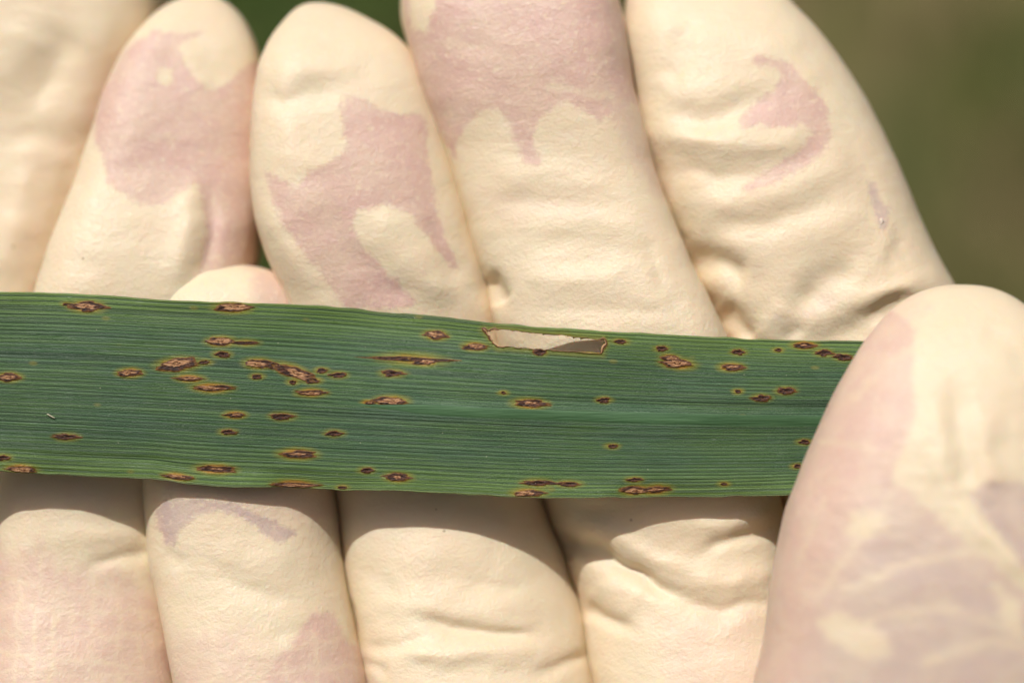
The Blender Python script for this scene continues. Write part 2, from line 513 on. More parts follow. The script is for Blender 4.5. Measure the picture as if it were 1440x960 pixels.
def hand(name, fingers, palm, rows=14):
    """Fingers run down into one palm: front halves and back halves of their base rings make one big ring."""
    vs, fs, tri = [], [], []
    at = {k: [] for k in ('cling', 'tint', 'cool', 'lines')}
    off = 0
    base = []
    for f in fingers:
        nr, n, _ = f['v'].shape
        vs.append(f['v'].reshape(-1, 3))
        vs.append(f['apex'][None])
        for k in at:
            at[k].append(f[k].ravel())
            at[k].append(np.array([f[k][0].mean()]))
        ii = off + np.arange(nr * n).reshape(nr, n)
        nxt = np.roll(ii, -1, 1)
        fs.append(np.stack([ii[:-1], ii[1:], nxt[1:], nxt[:-1]], -1).reshape(-1, 4))
        ap = np.full(n, off + nr * n)
        tri.append(np.stack([ap, ii[0], nxt[0]], -1))
        base.append(ii[-1])
        off += nr * n + 1
    front, back = [], []
    for b in base:
        n = len(b)
        front += [b[k] for k in range(n // 2, -1, -1)]
    for b in reversed(base):
        n = len(b)
        back += [b[k] for k in range(n - 1, n // 2, -1)]
    for b, b2 in zip(base[:-1], base[1:]):
        n = len(b)
        fs.append(np.array([[b[0], b[n - 1], b2[n // 2 + 1], b2[n // 2]]]))
    ring = np.array(front + back)
    allv = np.concatenate(vs)
    P0 = allv[ring]
    nF, nB = len(front), len(back)
    ph = np.concatenate([np.linspace(math.pi, 0, nF), np.linspace(0, -math.pi, nB + 2)[1:-1]])
    px_, py_, pw_, hwid, hthk = palm
    T = np.stack([px_ + hwid * np.cos(ph), np.full(len(ph), py_), pw_ + hthk * np.sin(ph)], -1)
    prev = ring
    for r in range(1, rows + 1):
        t = r / rows
        s = t * t * (3 - 2 * t)
        P = P0 * (1 - s) + T * s
        P[:, 1] = P0[:, 1] * (1 - t) + T[:, 1] * t
        ii = off + np.arange(len(ring))
        vs.append(P)
        for k in at:
            at[k].append(np.full(len(ring), -40.0 if k == 'cling' else 0.0))
        fs.append(np.stack([prev, ii, np.roll(ii, -1), np.roll(prev, -1)], -1))
        prev = ii
        off += len(ring)
    vs.append(np.mean(T, 0)[None] + np.array([[0, -6, 0]]))
    for k in at:
        at[k].append(np.array([-40.0 if k == 'cling' else 0.0]))
    tri.append(np.stack([np.full(len(ring), off), np.roll(prev, -1), prev], -1))
    o = mesh_from(name, np.concatenate(vs), [np.concatenate(fs), np.concatenate(tri)], GLOVE,
                  {k: np.concatenate(v) for k, v in at.items()})
    o.matrix_world = HAND
    return o

little = finger(dict(
    seed=11, press=(0, 0, 0), tip=(330, 372), width=285, tilt=0.06, lump=0.55,
    L=[(292, 375), (256, 391), (234, 418), (222, 500), (210, 600), (203, 680), (209, 760), (224, 840), (246, 960), (270, 1180)],
    R=[(370, 377), (402, 394), (421, 428), (444, 550), (472, 690), (485, 800), (500, 880), (517, 960), (545, 1180)],
    front=[(372, -2.2), (520, -1.1), (700, -0.9), (760, -0.5), (960, 2.6), (1180, 5.0)],
    folds=[([(300, 800), (350, 830), (410, 845)], -0.18, 16), ([(300, 775), (360, 790), (420, 800)], 0.22, 30),
           ([(230, 775), (260, 800)], -0.2, 14), ([(380, 900), (450, 880)], -0.12, 14)],
    cling=[[(217, 718), (231, 701), (289, 698), (332, 708), (379, 725), (415, 745), (419, 754), (390, 766), (372, 752), (357, 736),
            (325, 721), (296, 721), (271, 730), (256, 748), (245, 770), (231, 763), (224, 745)]],
    tint=[([(415, 900), (437, 864), (469, 860), (480, 889), (520, 922), (530, 1000), (361, 1000), (383, 929)], 1.0, 6),
          ([(205, 560), (500, 560), (480, 745), (380, 728), (290, 700), (225, 715)], 0.45, 20),
          ([(240, 890), (320, 880), (380, 915), (530, 900), (540, 1100), (250, 1100)], 0.55, 22),
          ([(350, 365), (410, 380), (440, 440), (365, 450)], 0.8, 16)],
    cool=[([(217, 718), (231, 690), (300, 690), (440, 740), (390, 780), (240, 780)], 14)],
    lines=[([(300, 880), (308, 960), (312, 1020)], 3, 0.7), ([(345, 900), (352, 1000)], 3, 0.6), ([(400, 930), (410, 1000)], 3, 0.7),
           ([(440, 880), (455, 1000)], 3, 0.6), ([(260, 925), (360, 915), (480, 900)], 3, 0.6), ([(280, 955), (400, 945), (510, 935)], 3, 0.6)]))

ring_f = finger(dict(
    seed=23, press=(1, 1, 480), tip=(446, 4), width=345, tilt=0.10, lump=0.7,
    L=[(425, 8), (400, 30), (378, 65), (362, 115), (354, 190), (357, 275), (372, 345), (400, 410), (430, 500), (455, 600), (474, 695),
       (485, 780), (500, 860), (514, 935), (520, 960), (560, 1180)],
    R=[(470, 7), (512, 24), (560, 54), (580, 76), (602, 122), (640, 230), (667, 325), (688, 400), (700, 458), (728, 570), (764, 700),
       (792, 780), (815, 850), (828, 930), (834, 960), (870, 1180)],
    front=[(4, -4.6), (150, -3.4), (420, -2.5), (700, -2.6), (790, -2.0), (960, 1.3), (1180, 4.5)],
    folds=[([(362, 118), (395, 140), (430, 130), (500, 118)], -0.36, 19), ([(380, 95), (440, 92), (520, 105)], 0.25, 24),
           ([(400, 160), (420, 220), (460, 225)], 0.20, 26), ([(510, 300), (550, 330), (600, 390), (650, 430)], 0.48, 26),
           ([(495, 330), (530, 385), (580, 430)], -0.35, 15), ([(600, 300), (630, 350), (650, 400)], -0.25, 16),
           ([(365, 270), (400, 350), (450, 420)], 0.25, 18),
           ([(585, 865), (630, 882), (700, 894), (760, 890)], -0.62, 11), ([(540, 850), (640, 850), (760, 860)], 0.25, 26),
           ([(550, 912), (650, 918), (760, 915)], 0.45, 15), ([(515, 905), (560, 912), (600, 895)], -0.30, 10),
           ([(505, 930), (530, 940), (545, 950)], -0.2, 9), ([(740, 950), (790, 935), (835, 915)], -0.35, 11),
           ([(560, 800), (620, 780), (700, 790)], 0.2, 30), ([(500, 800), (560, 830)], -0.15, 14), ([(640, 820), (760, 830)], -0.15, 12)],
    cling=[[(480, 132), (497, 135), (526, 147), (551, 159), (590, 159), (602, 176), (604, 220), (617, 294), (629, 333), (646, 377),
            (639, 377), (614, 353), (585, 313), (570, 296), (541, 291), (506, 294), (494, 313), (506, 338), (536, 372), (570, 406),
            (590, 426), (575, 436), (487, 436), (472, 416), (443, 377), (404, 323), (379, 279), (372, 240), (389, 250), (418, 262),
            (431, 245), (457, 230), (477, 223), (486, 206), (480, 171)]],
    tint=[([(500, 690), (570, 700), (570, 740), (510, 745)], 0.25, 20)]))

middle = finger(dict(
    seed=37, press=(-4, 1, 0), tip=(700, -165), width=335, tilt=-0.12, lump=0.75,
    L=[(640, -150), (590, -100), (566, -30), (564, 20), (572, 70), (590, 140), (625, 230), (652, 325), (676, 400), (690, 458),
       (722, 570), (757, 700), (784, 780), (808, 850), (818, 930), (824, 960), (860, 1180)],
    R=[(760, -150), (815, -100), (850, -40), (868, 10), (880, 60), (888, 115), (902, 180), (932, 280), (970, 370), (1015, 465),
       (1060, 590), (1098, 715), (1112, 800), (1125, 880), (1135, 960), (1180, 1180)],
    front=[(-165, -6.5), (0, -4.6), (250, -2.4), (470, -0.72), (600, -1.9), (730, -2.7), (850, -1.2), (960, 1.0), (1180, 4.0)],
    folds=[([(690, 290), (760, 278), (850, 290), (900, 300)], -0.15, 15), ([(680, 262), (770, 250), (870, 262)], 0.14, 20),
           ([(740, 350), (820, 335), (900, 345)], -0.10, 18), ([(700, 325), (800, 312), (900, 322)], 0.10, 18),
           ([(682, 385), (696, 408), (704, 425)], -0.9, 14), ([(720, 380), (800, 395), (900, 385)], 0.25, 22),
           ([(900, 330), (930, 400), (960, 440)], -0.25, 14), ([(740, 440), (860, 430), (960, 440)], -0.15, 16),
           ([(640, 150), (700, 100), (780, 90)], 0.2, 40),
           ([(775, 748), (810, 768), (850, 784), (890, 800), (925, 828), (965, 836)], -1.15, 11),
           ([(800, 728), (860, 752), (920, 786), (990, 806)], 0.40, 17), ([(830, 815), (870, 835), (900, 860)], 0.35, 20),
           ([(815, 852), (845, 868), (890, 884)], -0.55, 9), ([(985, 772), (1030, 762), (1090, 748)], -0.42, 11),
           ([(960, 745), (1030, 735), (1090, 722)], 0.30, 14), ([(940, 838), (1010, 858), (1100, 845)], -0.42, 13),
           ([(960, 812), (1030, 818), (1100, 805)], 0.30, 15), ([(850, 905), (950, 895), (1090, 880)], 0.2, 22),
           ([(790, 760), (800, 790)], -0.6, 10)],
    cling=[[(555, -180), (880, -180), (880, 0), (893, 110), (900, 150), (876, 153), (856, 163), (846, 176), (825, 158), (800, 143),
            (774, 153), (751, 179), (749, 204), (764, 224), (756, 235), (739, 230), (726, 204), (710, 173), (705, 153), (682, 156),
            (657, 176), (644, 194), (640, 225), (600, 160), (570, 60)]],
    slack=[[(575, -20), (600, -20), (612, 10), (600, 45), (580, 40)]],
    tint=[([(850, 150), (890, 130), (940, 270), (920, 280)], 0.5, 14), ([(930, 870), (1060, 850), (1100, 1000), (940, 1000)], 0.45, 25),
          ([(690, 275), (820, 268), (840, 300), (700, 305)], 0.22, 16)],
    lines=[([(780, 122), (850, 135), (885, 150)], 4, 0.8), ([(712, 135), (722, 190)], 3, 0.5), ([(590, 70), (640, 60), (680, 70)], 4, 0.4)]))

index = finger(dict(
    seed=41, press=(1, 0, -20), gain=1.0, tip=(985, -95), width=395, tilt=0.02, lump=0.5, square=3.2,
    L=[(930, -80), (892, -30), (878, 10), (875, 45), (884, 110), (897, 180), (928, 280), (964, 370), (1008, 465), (1052, 590),
       (1090, 715), (1100, 800), (1110, 900), (1120, 1000), (1150, 1180)],
    R=[(1040, -75), (1100, -8), (1152, 50), (1192, 105), (1232, 175), (1268, 252), (1294, 315), (1322, 372), (1340, 405), (1375, 500),
       (1410, 640), (1430, 800), (1440, 960), (1450, 1180)],
    front=[(-95, -6.5), (60, -4.6), (250, -3.2), (420, -2.4), (600, -3.0), (800, -5.0), (1180, -10.0)],
    thick=0.40,
    folds=[([(925, 150), (985, 168), (1050, 150), (1090, 130)], -0.50, 19), ([(910, 186), (980, 196), (1090, 208), (1135, 190)], 0.42, 19),
           ([(930, 236), (1000, 246), (1060, 238), (1130, 216)], -0.34, 17), ([(950, 275), (1050, 290), (1120, 266), (1190, 226)], 0.30, 20),
           ([(985, 318), (1090, 312), (1190, 270)], -0.18, 18), ([(985, 345), (1090, 345), (1180, 320), (1230, 280)], 0.15, 20),
           ([(960, 346), (1010, 372), (1055, 390)], -1.0, 21), ([(1125, 432), (1155, 402), (1195, 366)], -1.0, 19),
           ([(1200, 372), (1170, 410), (1140, 445), (1120, 470)], 0.35, 18), ([(1005, 430), (1035, 452), (1060, 480)], -0.75, 19),
           ([(1070, 490), (1085, 455), (1110, 420)], 0.40, 18), ([(1100, 480), (1130, 455)], -0.25, 12),
           ([(1170, 476), (1235, 442), (1305, 414)], -0.65, 15), ([(1180, 448), (1240, 415), (1310, 395)], 0.45, 14),
           ([(1240, 300), (1245, 340), (1235, 370)], 0.18, 12), ([(1265, 330), (1275, 370)], -0.15, 8), ([(1245, 340), (1255, 380)], -0.15, 8),
           ([(960, 20), (950, 90), (930, 120)], -0.35, 22), ([(1050, 60), (1110, 80), (1160, 140)], 0.25, 24),
           ([(1180, 200), (1215, 260), (1235, 320)], -0.22, 14)],
    cling=[[(1055, 83), (1068, 76), (1089, 81), (1115, 89), (1128, 112), (1152, 130), (1167, 156), (1171, 188), (1159, 214), (1136, 234),
            (1094, 255), (1058, 273), (1046, 263), (1068, 245), (1105, 224), (1131, 206), (1139, 188), (1128, 174), (1105, 180),
            (1089, 185), (1073, 174), (1040, 182), (1040, 169), (1058, 146), (1089, 125), (1102, 107), (1089, 94), (1063, 91)],
           [(1217, 253), (1232, 253), (1237, 276), (1250, 292), (1250, 312), (1241, 328), (1234, 307), (1225, 276)]],
    tint=[([(1175, 385), (1150, 415), (1130, 445), (1150, 445), (1172, 415)], 0.6, 8)],
    cool=[([(1130, 450), (1180, 380), (1190, 400), (1150, 450)], 12), ([(1210, 250), (1255, 250), (1255, 335), (1210, 335)], 10)]))

thumb = finger(dict(
    seed=59, tip=(1348, 400), width=430, tilt=-0.05, lump=0.45, square=2.6, thick=0.30,
    L=[(1318, 403), (1285, 415), (1250, 440), (1212, 486), (1180, 540), (1150, 605), (1126, 665), (1107, 715), (1096, 765), (1086, 825),
       (1076, 895), (1063, 960), (1040, 1060), (1020, 1180)],
    R=[(1380, 402), (1408, 410), (1440, 430), (1475, 475), (1505, 560), (1530, 680), (1550, 800), (1560, 960), (1575, 1060), (1590, 1180)],
    front=[(400, 13.5), (520, 16.0), (700, 17.0), (960, 18.0), (1180, 17.0)],
    folds=[([(1335, 655), (1358, 694), (1405, 745), (1470, 810)], -0.40, 11), ([(1300, 620), (1345, 690), (1400, 760), (1470, 840)], 0.40, 15),
           ([(1345, 540), (1352, 620), (1362, 690)], -0.35, 13), ([(1375, 560), (1385, 640), (1390, 690)], 0.30, 18),
           ([(1310, 560), (1325, 610), (1340, 660)], 0.2, 12), ([(1380, 460), (1420, 480), (1460, 520)], -0.2, 16)],
    slack=[[(1195, 722), (1225, 716), (1248, 726), (1245, 744), (1215, 756), (1192, 750)],
           [(1148, 872), (1175, 858), (1215, 872), (1250, 892), (1255, 918), (1215, 925), (1170, 905)],
           [(1395, 815), (1440, 850), (1440, 900), (1410, 880)]],
    tint=[([(1232, 430), (1262, 438), (1286, 465), (1280, 531), (1286, 579), (1274, 622), (1253, 670), (1280, 688), (1346, 755),
            (1395, 791), (1440, 833), (1520, 920), (1560, 1050), (1000, 1050), (1075, 830), (1095, 720), (1150, 585), (1195, 500)], 0.95, 6), ([(1364, 694), (1389, 676), (1440, 676), (1500, 700), (1510, 800), (1440, 797), (1407, 755), (1383, 724)], 1.0, 6),
          ([(1200, 470), (1290, 400), (1300, 440), (1230, 500)], 0.35, 16)],
    cool=[([(1240, 690), (1346, 740), (1450, 840), (1500, 1000), (1120, 1000), (1180, 800)], 60), ([(1350, 680), (1460, 660), (1460, 820), (1400, 780)], 14)],
    lines=[([(1150, 620), (1200, 626), (1230, 633)], 4, 0.6), ([(1150, 845), (1200, 770), (1262, 680), (1290, 640)], 5, 0.6),
           ([(1200, 560), (1240, 520), (1280, 490)], 5, 0.5), ([(1190, 830), (1260, 795), (1340, 780), (1400, 770)], 6, 0.8),
           ([(1220, 870), (1330, 850), (1440, 900)], 6, 0.6), ([(1300, 930), (1390, 900), (1440, 910)], 7, 0.7), ([(1120, 800), (1160, 700)], 4, 0.4)]))

right_hand = hand('gloved_hand', [little, ring_f, middle, index, thumb], (14, -105, -6, 44, 15))
right_hand['label'] = 'cream latex gloved hand with its thumb pressing the spotted leaf against its fingers'
right_hand['category'] = 'hand'

far_f = finger(dict(
    seed=67, tip=(60, -150), width=430, tilt=0.0, lump=0.6,
    L=[(10, -140), (-60, -100), (-110, 0), (-150, 200), (-190, 420), (-230, 700), (-270, 960), (-300, 1180)],
    R=[(120, -135), (190, -90), (238, -20), (232, 40), (205, 110), (165, 210), (120, 320), (80, 420), (30, 600), (-15, 760), (-60, 960), (-110, 1180)],
    front=[(-150, -14.0), (100, -13.0), (420, -9.0), (700, -7.0), (1180, -7.0)],
    folds=[([(95, 30), (75, 100), (40, 160)], -0.4, 20), ([(150, 20), (120, 110), (95, 200)], 0.4, 32),
           ([(40, 30), (20, 80), (0, 130)], 0.5, 20), ([(130, 150), (100, 260), (70, 360)], -0.30, 24), ([(40, 220), (20, 320), (0, 400)], 0.4, 24),
           ([(0, 200), (60, 190), (110, 210)], -0.25, 16)],
    tint=[([(60, 200), (140, 120), (120, 300), (60, 420), (0, 420)], 0.25, 40)]))

near_f = finger(dict(
    seed=71, tip=(283, -8), width=290, tilt=0.15, lump=0.6,
    L=[(258, -2), (232, 12), (203, 42), (172, 88), (148, 145), (124, 220), (97, 300), (74, 362), (58, 415), (34, 510), (14, 600), (2, 680),
       (-6, 760), (-12, 860), (-16, 960), (-20, 1180)],
    R=[(308, -3), (330, 12), (350, 40), (363, 76), (370, 125), (373, 200), (371, 290), (364, 350), (345, 420), (310, 500), (275, 600), (252, 690),
       (246, 760), (246, 860), (250, 960), (262, 1180)],
    front=[(-8, -8.5), (200, -7.5), (420, -5.0), (680, -2.8), (800, -1.8), (960, 1.0), (1180, 3.5)],
    folds=[([(272, 262), (262, 320), (240, 410)], 0.45, 17), ([(296, 270), (296, 340), (280, 400)], -0.50, 16),
           ([(258, 60), (270, 100), (300, 130)], 0.2, 18), ([(120, 800), (170, 784), (215, 778)], -0.30, 10), ([(60, 760), (150, 752), (210, 750)], 0.22, 18)],
    cling=[[(215, 43), (257, 48), (293, 44), (275, 53), (257, 58), (252, 69), (264, 92), (275, 110), (300, 128), (321, 115), (342, 94),
            (372, 80), (400, 200), (390, 420), (262, 430), (278, 385), (287, 349), (289, 303), (280, 270), (270, 259), (257, 270), (234, 291),
            (206, 293), (183, 280), (151, 257), (142, 215), (128, 188), (140, 130), (180, 65)]],
    slack=[[(224, 96), (240, 98), (242, 114), (230, 120), (222, 108)]],
    tint=[([(-20, 780), (60, 772), (140, 800), (240, 830), (250, 1100), (-20, 1100)], 0.8, 26), ([(0, 560), (220, 560), (215, 720), (0, 720)], 0.25, 20)],
    lines=[([(60, 780), (52, 860), (45, 960)], 3, 0.8), ([(82, 800), (78, 880), (70, 960)], 3, 0.9), ([(100, 780), (98, 880), (92, 960)], 3, 0.7),
           ([(132, 800), (130, 880), (126, 960)], 3, 0.8), ([(30, 820), (20, 960)], 3, 0.7), ([(165, 840), (166, 960)], 3, 0.7),
           ([(195, 850), (200, 960)], 3, 0.5), ([(0, 812), (60, 826), (110, 836), (160, 832)], 3, 0.8), ([(0, 850), (90, 862), (220, 858)], 3, 0.7),
           ([(0, 890), (90, 896), (210, 892)], 3, 0.6), ([(0, 915), (60, 925), (180, 935)], 3, 0.9), ([(0, 944), (120, 950), (230, 945)], 3, 0.6)]))

left_hand = hand('gloved_hand', [far_f, near_f], (-60, -100, -14, 26, 13))
left_hand['label'] = 'blurred cream latex gloved hand whose fingers stand behind the left end of the leaf'
left_hand['category'] = 'hand'

# ------------------------------------------------------------------ the leaf
TOP = [(-260, 408), (-60, 410), (0, 411), (60, 411.5), (140, 415), (250, 422), (400, 427), (470, 431), (560, 440), (640, 447), (700, 454), (800, 462),
       (900, 468), (1000, 473), (1100, 478), (1215, 480), (1320, 484), (1400, 490)]
BOT = [(-260, 655), (-60, 661), (0, 663), (60, 667), (150, 671), (208, 672), (262, 680), (330, 684), (400, 685), (470, 689), (560, 690), (650, 694),
       (760, 699), (850, 699), (960, 699), (1050, 697), (1110, 695), (1215, 690), (1320, 682), (1400, 670)]
RIB = [(-260, 500), (0, 522), (240, 535), (480, 552), (700, 566), (900, 572), (1050, 576), (1180, 577), (1400, 580)]
HOLE = [(680, 463), (688, 465), (695, 462), (703, 463), (716, 464), (745, 467.5), (776, 471), (790, 470.5), (812, 474), (836, 477), (849, 476.5),
        (852, 482), (847, 489), (846, 497), (828, 496), (800, 494), (775, 492), (757, 491), (730, 489), (712, 487), (700, 488), (692, 480), (688, 472)]

def leaf_edge(P, x):
    return pchip([p[0] for p in P], [p[1] for p in P], x)

def leaf_w(px, t):
    """depth of the blade, t = 0 at the upper margin and 1 at the lower"""
    rt = (leaf_edge(RIB, px) - leaf_edge(TOP, px)) / (leaf_edge(BOT, px) - leaf_edge(TOP, px))
    d = t - rt
    w = 0.35 - 0.9 * np.abs(d) ** 1.3 + 0.12 * np.sin(px / 160.0 + 1.0) + 0.22 * vnoise(px / 150, t * 3, t * 0 + 2, 5)
    w = w - 0.10 * smooth(0.05, 0.0, np.abs(d + 0.012)) * smooth(480, 640, px)      # groove above the midrib
    w = w + 0.12 * smooth(0.12, 0.0, np.abs(d - 0.07)) * smooth(480, 640, px)
    w = w + 0.30 * smooth(0.10, 0.0, t) * vnoise(px / 90, t * 0, t * 0, 8) + 0.30 * smooth(0.88, 1.0, t) * vnoise(px / 70, t * 0, t * 0, 9)
    w = w - 0.07 * smooth(0.03, 0.0, np.abs(t - 0.90 - 0.0001 * (px - 200))) * smooth(520, 380, px)
    w = w - 1.7 * smooth(0.50, 0.0, t) ** 1.3 * np.exp(-((px - 540) / 150.0) ** 2) - 0.3 * smooth(1.0, 0.5, t) * np.exp(-((px - 560) / 120.0) ** 2)
    return w

def leaf_xyz(px, py):
    t = (py - leaf_edge(TOP, px)) / (leaf_edge(BOT, px) - leaf_edge(TOP, px))
    return np.stack([(px - 720) / PX, (480 - py) / PX, leaf_w(px, np.clip(t, 0, 1))], -1)

SPOTS = [  # along, across, length, height, kind, slant
    (123, 431, 46, 14, 'tan', 0.02), (98, 428, 16, 4, 'dark', 0.1), (14, 530, 30, 11, 'tan', 0), (184, 524, 31, 11, 'tan', 0), (95, 614, 32, 8, 'dark', 0),
    (4, 643, 22, 8, 'dark', 0), (30, 659, 40, 10, 'tan', 0.05), (327, 432, 50, 13, 'tan', 0), (311, 480, 36, 12, 'tan', 0), (345, 482, 36, 5, 'dark', 0),
    (313, 498, 22, 9, 'dark', 0), (252, 512, 58, 17, 'tan', -0.06), (288, 509, 18, 6, 'dark', 0), (364, 511, 36, 13, 'tan', 0.03), (386, 514, 18, 9, 'dark', 0.1),
    (414, 523, 54, 17, 'tan', 0.32), (362, 529, 14, 7, 'dark', 0), (412, 537, 11, 6, 'dark', 0), (440, 535, 22, 8, 'dark', 0), (452, 521, 16, 8, 'dark', 0),
    (475, 527, 24, 8, 'dark', 0), (268, 532, 36, 6, 'tan', 0.03), (299, 545, 52, 8, 'tan', 0.02), (438, 552, 38, 7, 'tan', 0), (331, 583, 25, 7, 'brown', 0),
    (397, 585, 33, 10, 'dark', 0), (321, 607, 21, 7, 'dark', 0), (470, 609, 23, 8, 'dark', 0), (419, 638, 52, 11, 'brown', 0.02), (303, 659, 54, 9, 'brown', 0.03),
    (250, 670, 38, 6, 'tan', 0.1), (415, 681.5, 60, 8, 'tan', 0.03), (612, 471, 29, 12, 'tan', 0.05), (668, 487, 29, 10, 'tan', 0.03),
    (580, 505, 108, 6, 'dark', 0.04), (596, 508, 36, 10, 'tan', 0.02), (552, 525, 33, 9, 'dark', 0), (549, 564, 46, 12, 'tan', 0), (520, 566, 16, 5, 'brown', 0),
    (515, 661, 16, 8, 'dark', 0), (560, 671, 33, 11, 'brown', 0.03), (481, 685, 12, 5, 'dark', 0), (761, 495, 19, 9, 'dark', 0), (745, 567, 46, 11, 'brown', 0.03),
    (849, 562, 18, 8, 'dark', 0), (861, 627, 14, 6, 'dark', 0), (756, 679, 46, 8, 'dark', 0.03), (800, 680, 34, 6, 'dark', 0.02), (742, 693, 44, 9, 'tan', 0),
    (892, 674, 20, 6, 'dark', 0), (894, 689, 36, 11, 'tan', -0.05), (922, 688, 40, 11, 'brown', -0.05), (930, 490, 15, 8, 'dark', 0), (944, 504, 24, 10, 'tan', 0.1),
    (953, 511, 46, 13, 'tan', 0.08), (1028, 516, 31, 9, 'brown', 0), (1038, 495, 16, 8, 'dark', 0), (1094, 492, 8, 5, 'dark', 0), (1131, 485, 31, 8, 'brown', 0),
    (1158, 496, 23, 10, 'dark', 0.05), (1185, 502, 24, 9, 'dark', 0.05), (1104, 549, 25, 10, 'dark', -0.03), (1070, 559, 22, 9, 'dark', 0), (1037, 550, 8, 6, 'dark', 0),
    (1131, 621, 16, 7, 'dark', 0), (1121, 655, 12, 6, 'dark', 0), (872, 480, 20, 6, 'dark', 0.05), (1018, 680, 10, 4, 'dark', 0), (708, 552, 7, 4, 'dark', 0)]

nx_, nt_ = 620, 290
xs = np.linspace(-250, 1400, nx_)
ts = np.linspace(0, 1, nt_)
LX, LT = np.meshgrid(xs, ts)
top, bot = leaf_edge(TOP, LX), leaf_edge(BOT, LX)
ts_ = np.polyval(np.polyfit(xs, leaf_edge(TOP, xs), 4), LX)      # the veins run straight; only the margins wander
bs_ = np.polyval(np.polyfit(xs, leaf_edge(BOT, xs), 4), LX)
LY = ts_ + (bs_ - ts_) * LT + (top - ts_) * (1 - LT) ** 7 + (bot - bs_) * LT ** 7 + 0.9 * vnoise(LX / 25, LX * 0, LX * 0, 41) * np.exp(-LT * 40) + 1.0 * vnoise(LX / 22, LX * 0, LX * 0, 42) * np.exp(-(1 - LT) * 40)
# snap the cells round the torn hole onto its outline
hx, hy = LX.copy(), LY.copy()
hin = inside(LX, LY, HOLE)
alive = ~(hin[:-1, :-1] & hin[1:, :-1] & hin[:-1, 1:] & hin[1:, 1:])
def nearest(px, py, pts):
    pts = np.asarray(pts, float)
    best = np.full(px.shape, 1e9); bx_, by_ = px.copy(), py.copy()
    for i in range(len(pts)):
        a, b = pts[i], pts[(i + 1) % len(pts)]
        e = b - a
        t = np.clip(((px - a[0]) * e[0] + (py - a[1]) * e[1]) / (e @ e), 0, 1)
        qx, qy = a[0] + t * e[0], a[1] + t * e[1]
        d = np.hypot(px - qx, py - qy)
        k = d < best
        best = np.where(k, d, best); bx_ = np.where(k, qx, bx_); by_ = np.where(k, qy, by_)
    return bx_, by_
qx, qy = nearest(LX[hin], LY[hin], HOLE)
hx[hin], hy[hin] = qx, qy
LX2, LY2 = hx, hy
t2 = (LY2 - leaf_edge(TOP, LX2)) / (leaf_edge(BOT, LX2) - leaf_edge(TOP, LX2))
Wl = leaf_w(LX2, np.clip(t2, 0, 1))
nv = 41
phase = LT * nv + 0.45 * vnoise(LX / 600, LT * 12, LT * 0, 51) + 0.03 * vnoise(LX / 90, LT * 30, LT * 0, 52)
vein = 0.5 + 0.5 * np.cos(phase * 2 * math.pi)
vamp = 0.5 + 0.5 * vnoise(LX / 300, np.floor(phase + 0.5) * 1.7, LT * 0, 53)
vein = vein ** 1.4 * vamp
Wl = Wl + 0.022 * vein
dark_line = smooth(0.5, 0.0, np.abs(phase - np.round(phase) - 0.5) * 2)     # valleys
rib = smooth(0.075, 0.02, np.abs(LT - (leaf_edge(RIB, LX) - top) / (bot - top) - 0.055)) * smooth(430, 620, LX) * 0.55
halo = np.zeros(LX.shape)
for (cx, cy, ln, h, kind, sl) in SPOTS:
    m = (np.abs(LX - cx) < ln + 45) & (np.abs(LY - cy) < h + 45)
    ddx, ddy = LX[m] - cx, LY[m] - cy - sl * (LX[m] - cx)
    grow = 10 + 0.18 * ln
    rr = np.sqrt((ddx / (ln / 2 + grow * 1.15)) ** 2 + (ddy / (h / 2 + grow * 0.50)) ** 2)
    halo[m] = np.maximum(halo[m], np.clip(1.45 - 1.45 * rr, 0, 1) * (1.0 if kind != 'dark' else 0.8))
hd, _ = seg_dist(LX2, LY2, HOLE, True)
rim = np.clip(1 - hd / 5.5, 0, 1) * 0.4
halo = np.maximum(halo, np.clip(1 - hd / 16, 0, 1) * 0.75)
marg = smooth(0.012, 0.0, LT) + smooth(0.988, 1.0, LT)
lv = np.stack([(LX2 - 720) / PX, (480 - LY2) / PX, Wl], -1).reshape(-1, 3)
li = np.arange(nx_ * nt_).reshape(nt_, nx_)
lf = np.stack([li[:-1, :-1], li[1:, :-1], li[1:, 1:], li[:-1, 1:]], -1)[alive]
uvw = np.stack([(LX - 720) / PX, LT * 17.0, LT * 0], -1).reshape(-1, 3)
leaf = mesh_from('leaf', lv, [lf.reshape(-1, 4)], LEAF,
                 {'across': LT.ravel(), 'vein': vein.ravel(), 'halo': halo.ravel(), 'rim': rim.ravel(), 'margin': marg.ravel(), 'rib': rib.ravel()}, True, uvw)
leaf.matrix_world = HAND
sol = leaf.modifiers.new('thickness', 'SOLIDIFY')
sol.thickness = 0.0002
sol.offset = -1
leaf['label'] = 'green strap shaped grass leaf with rusty brown spots and one torn hole across gloved fingers'
leaf['category'] = 'leaf'

SPOT = spot_material()
CENTRE = centre_material()

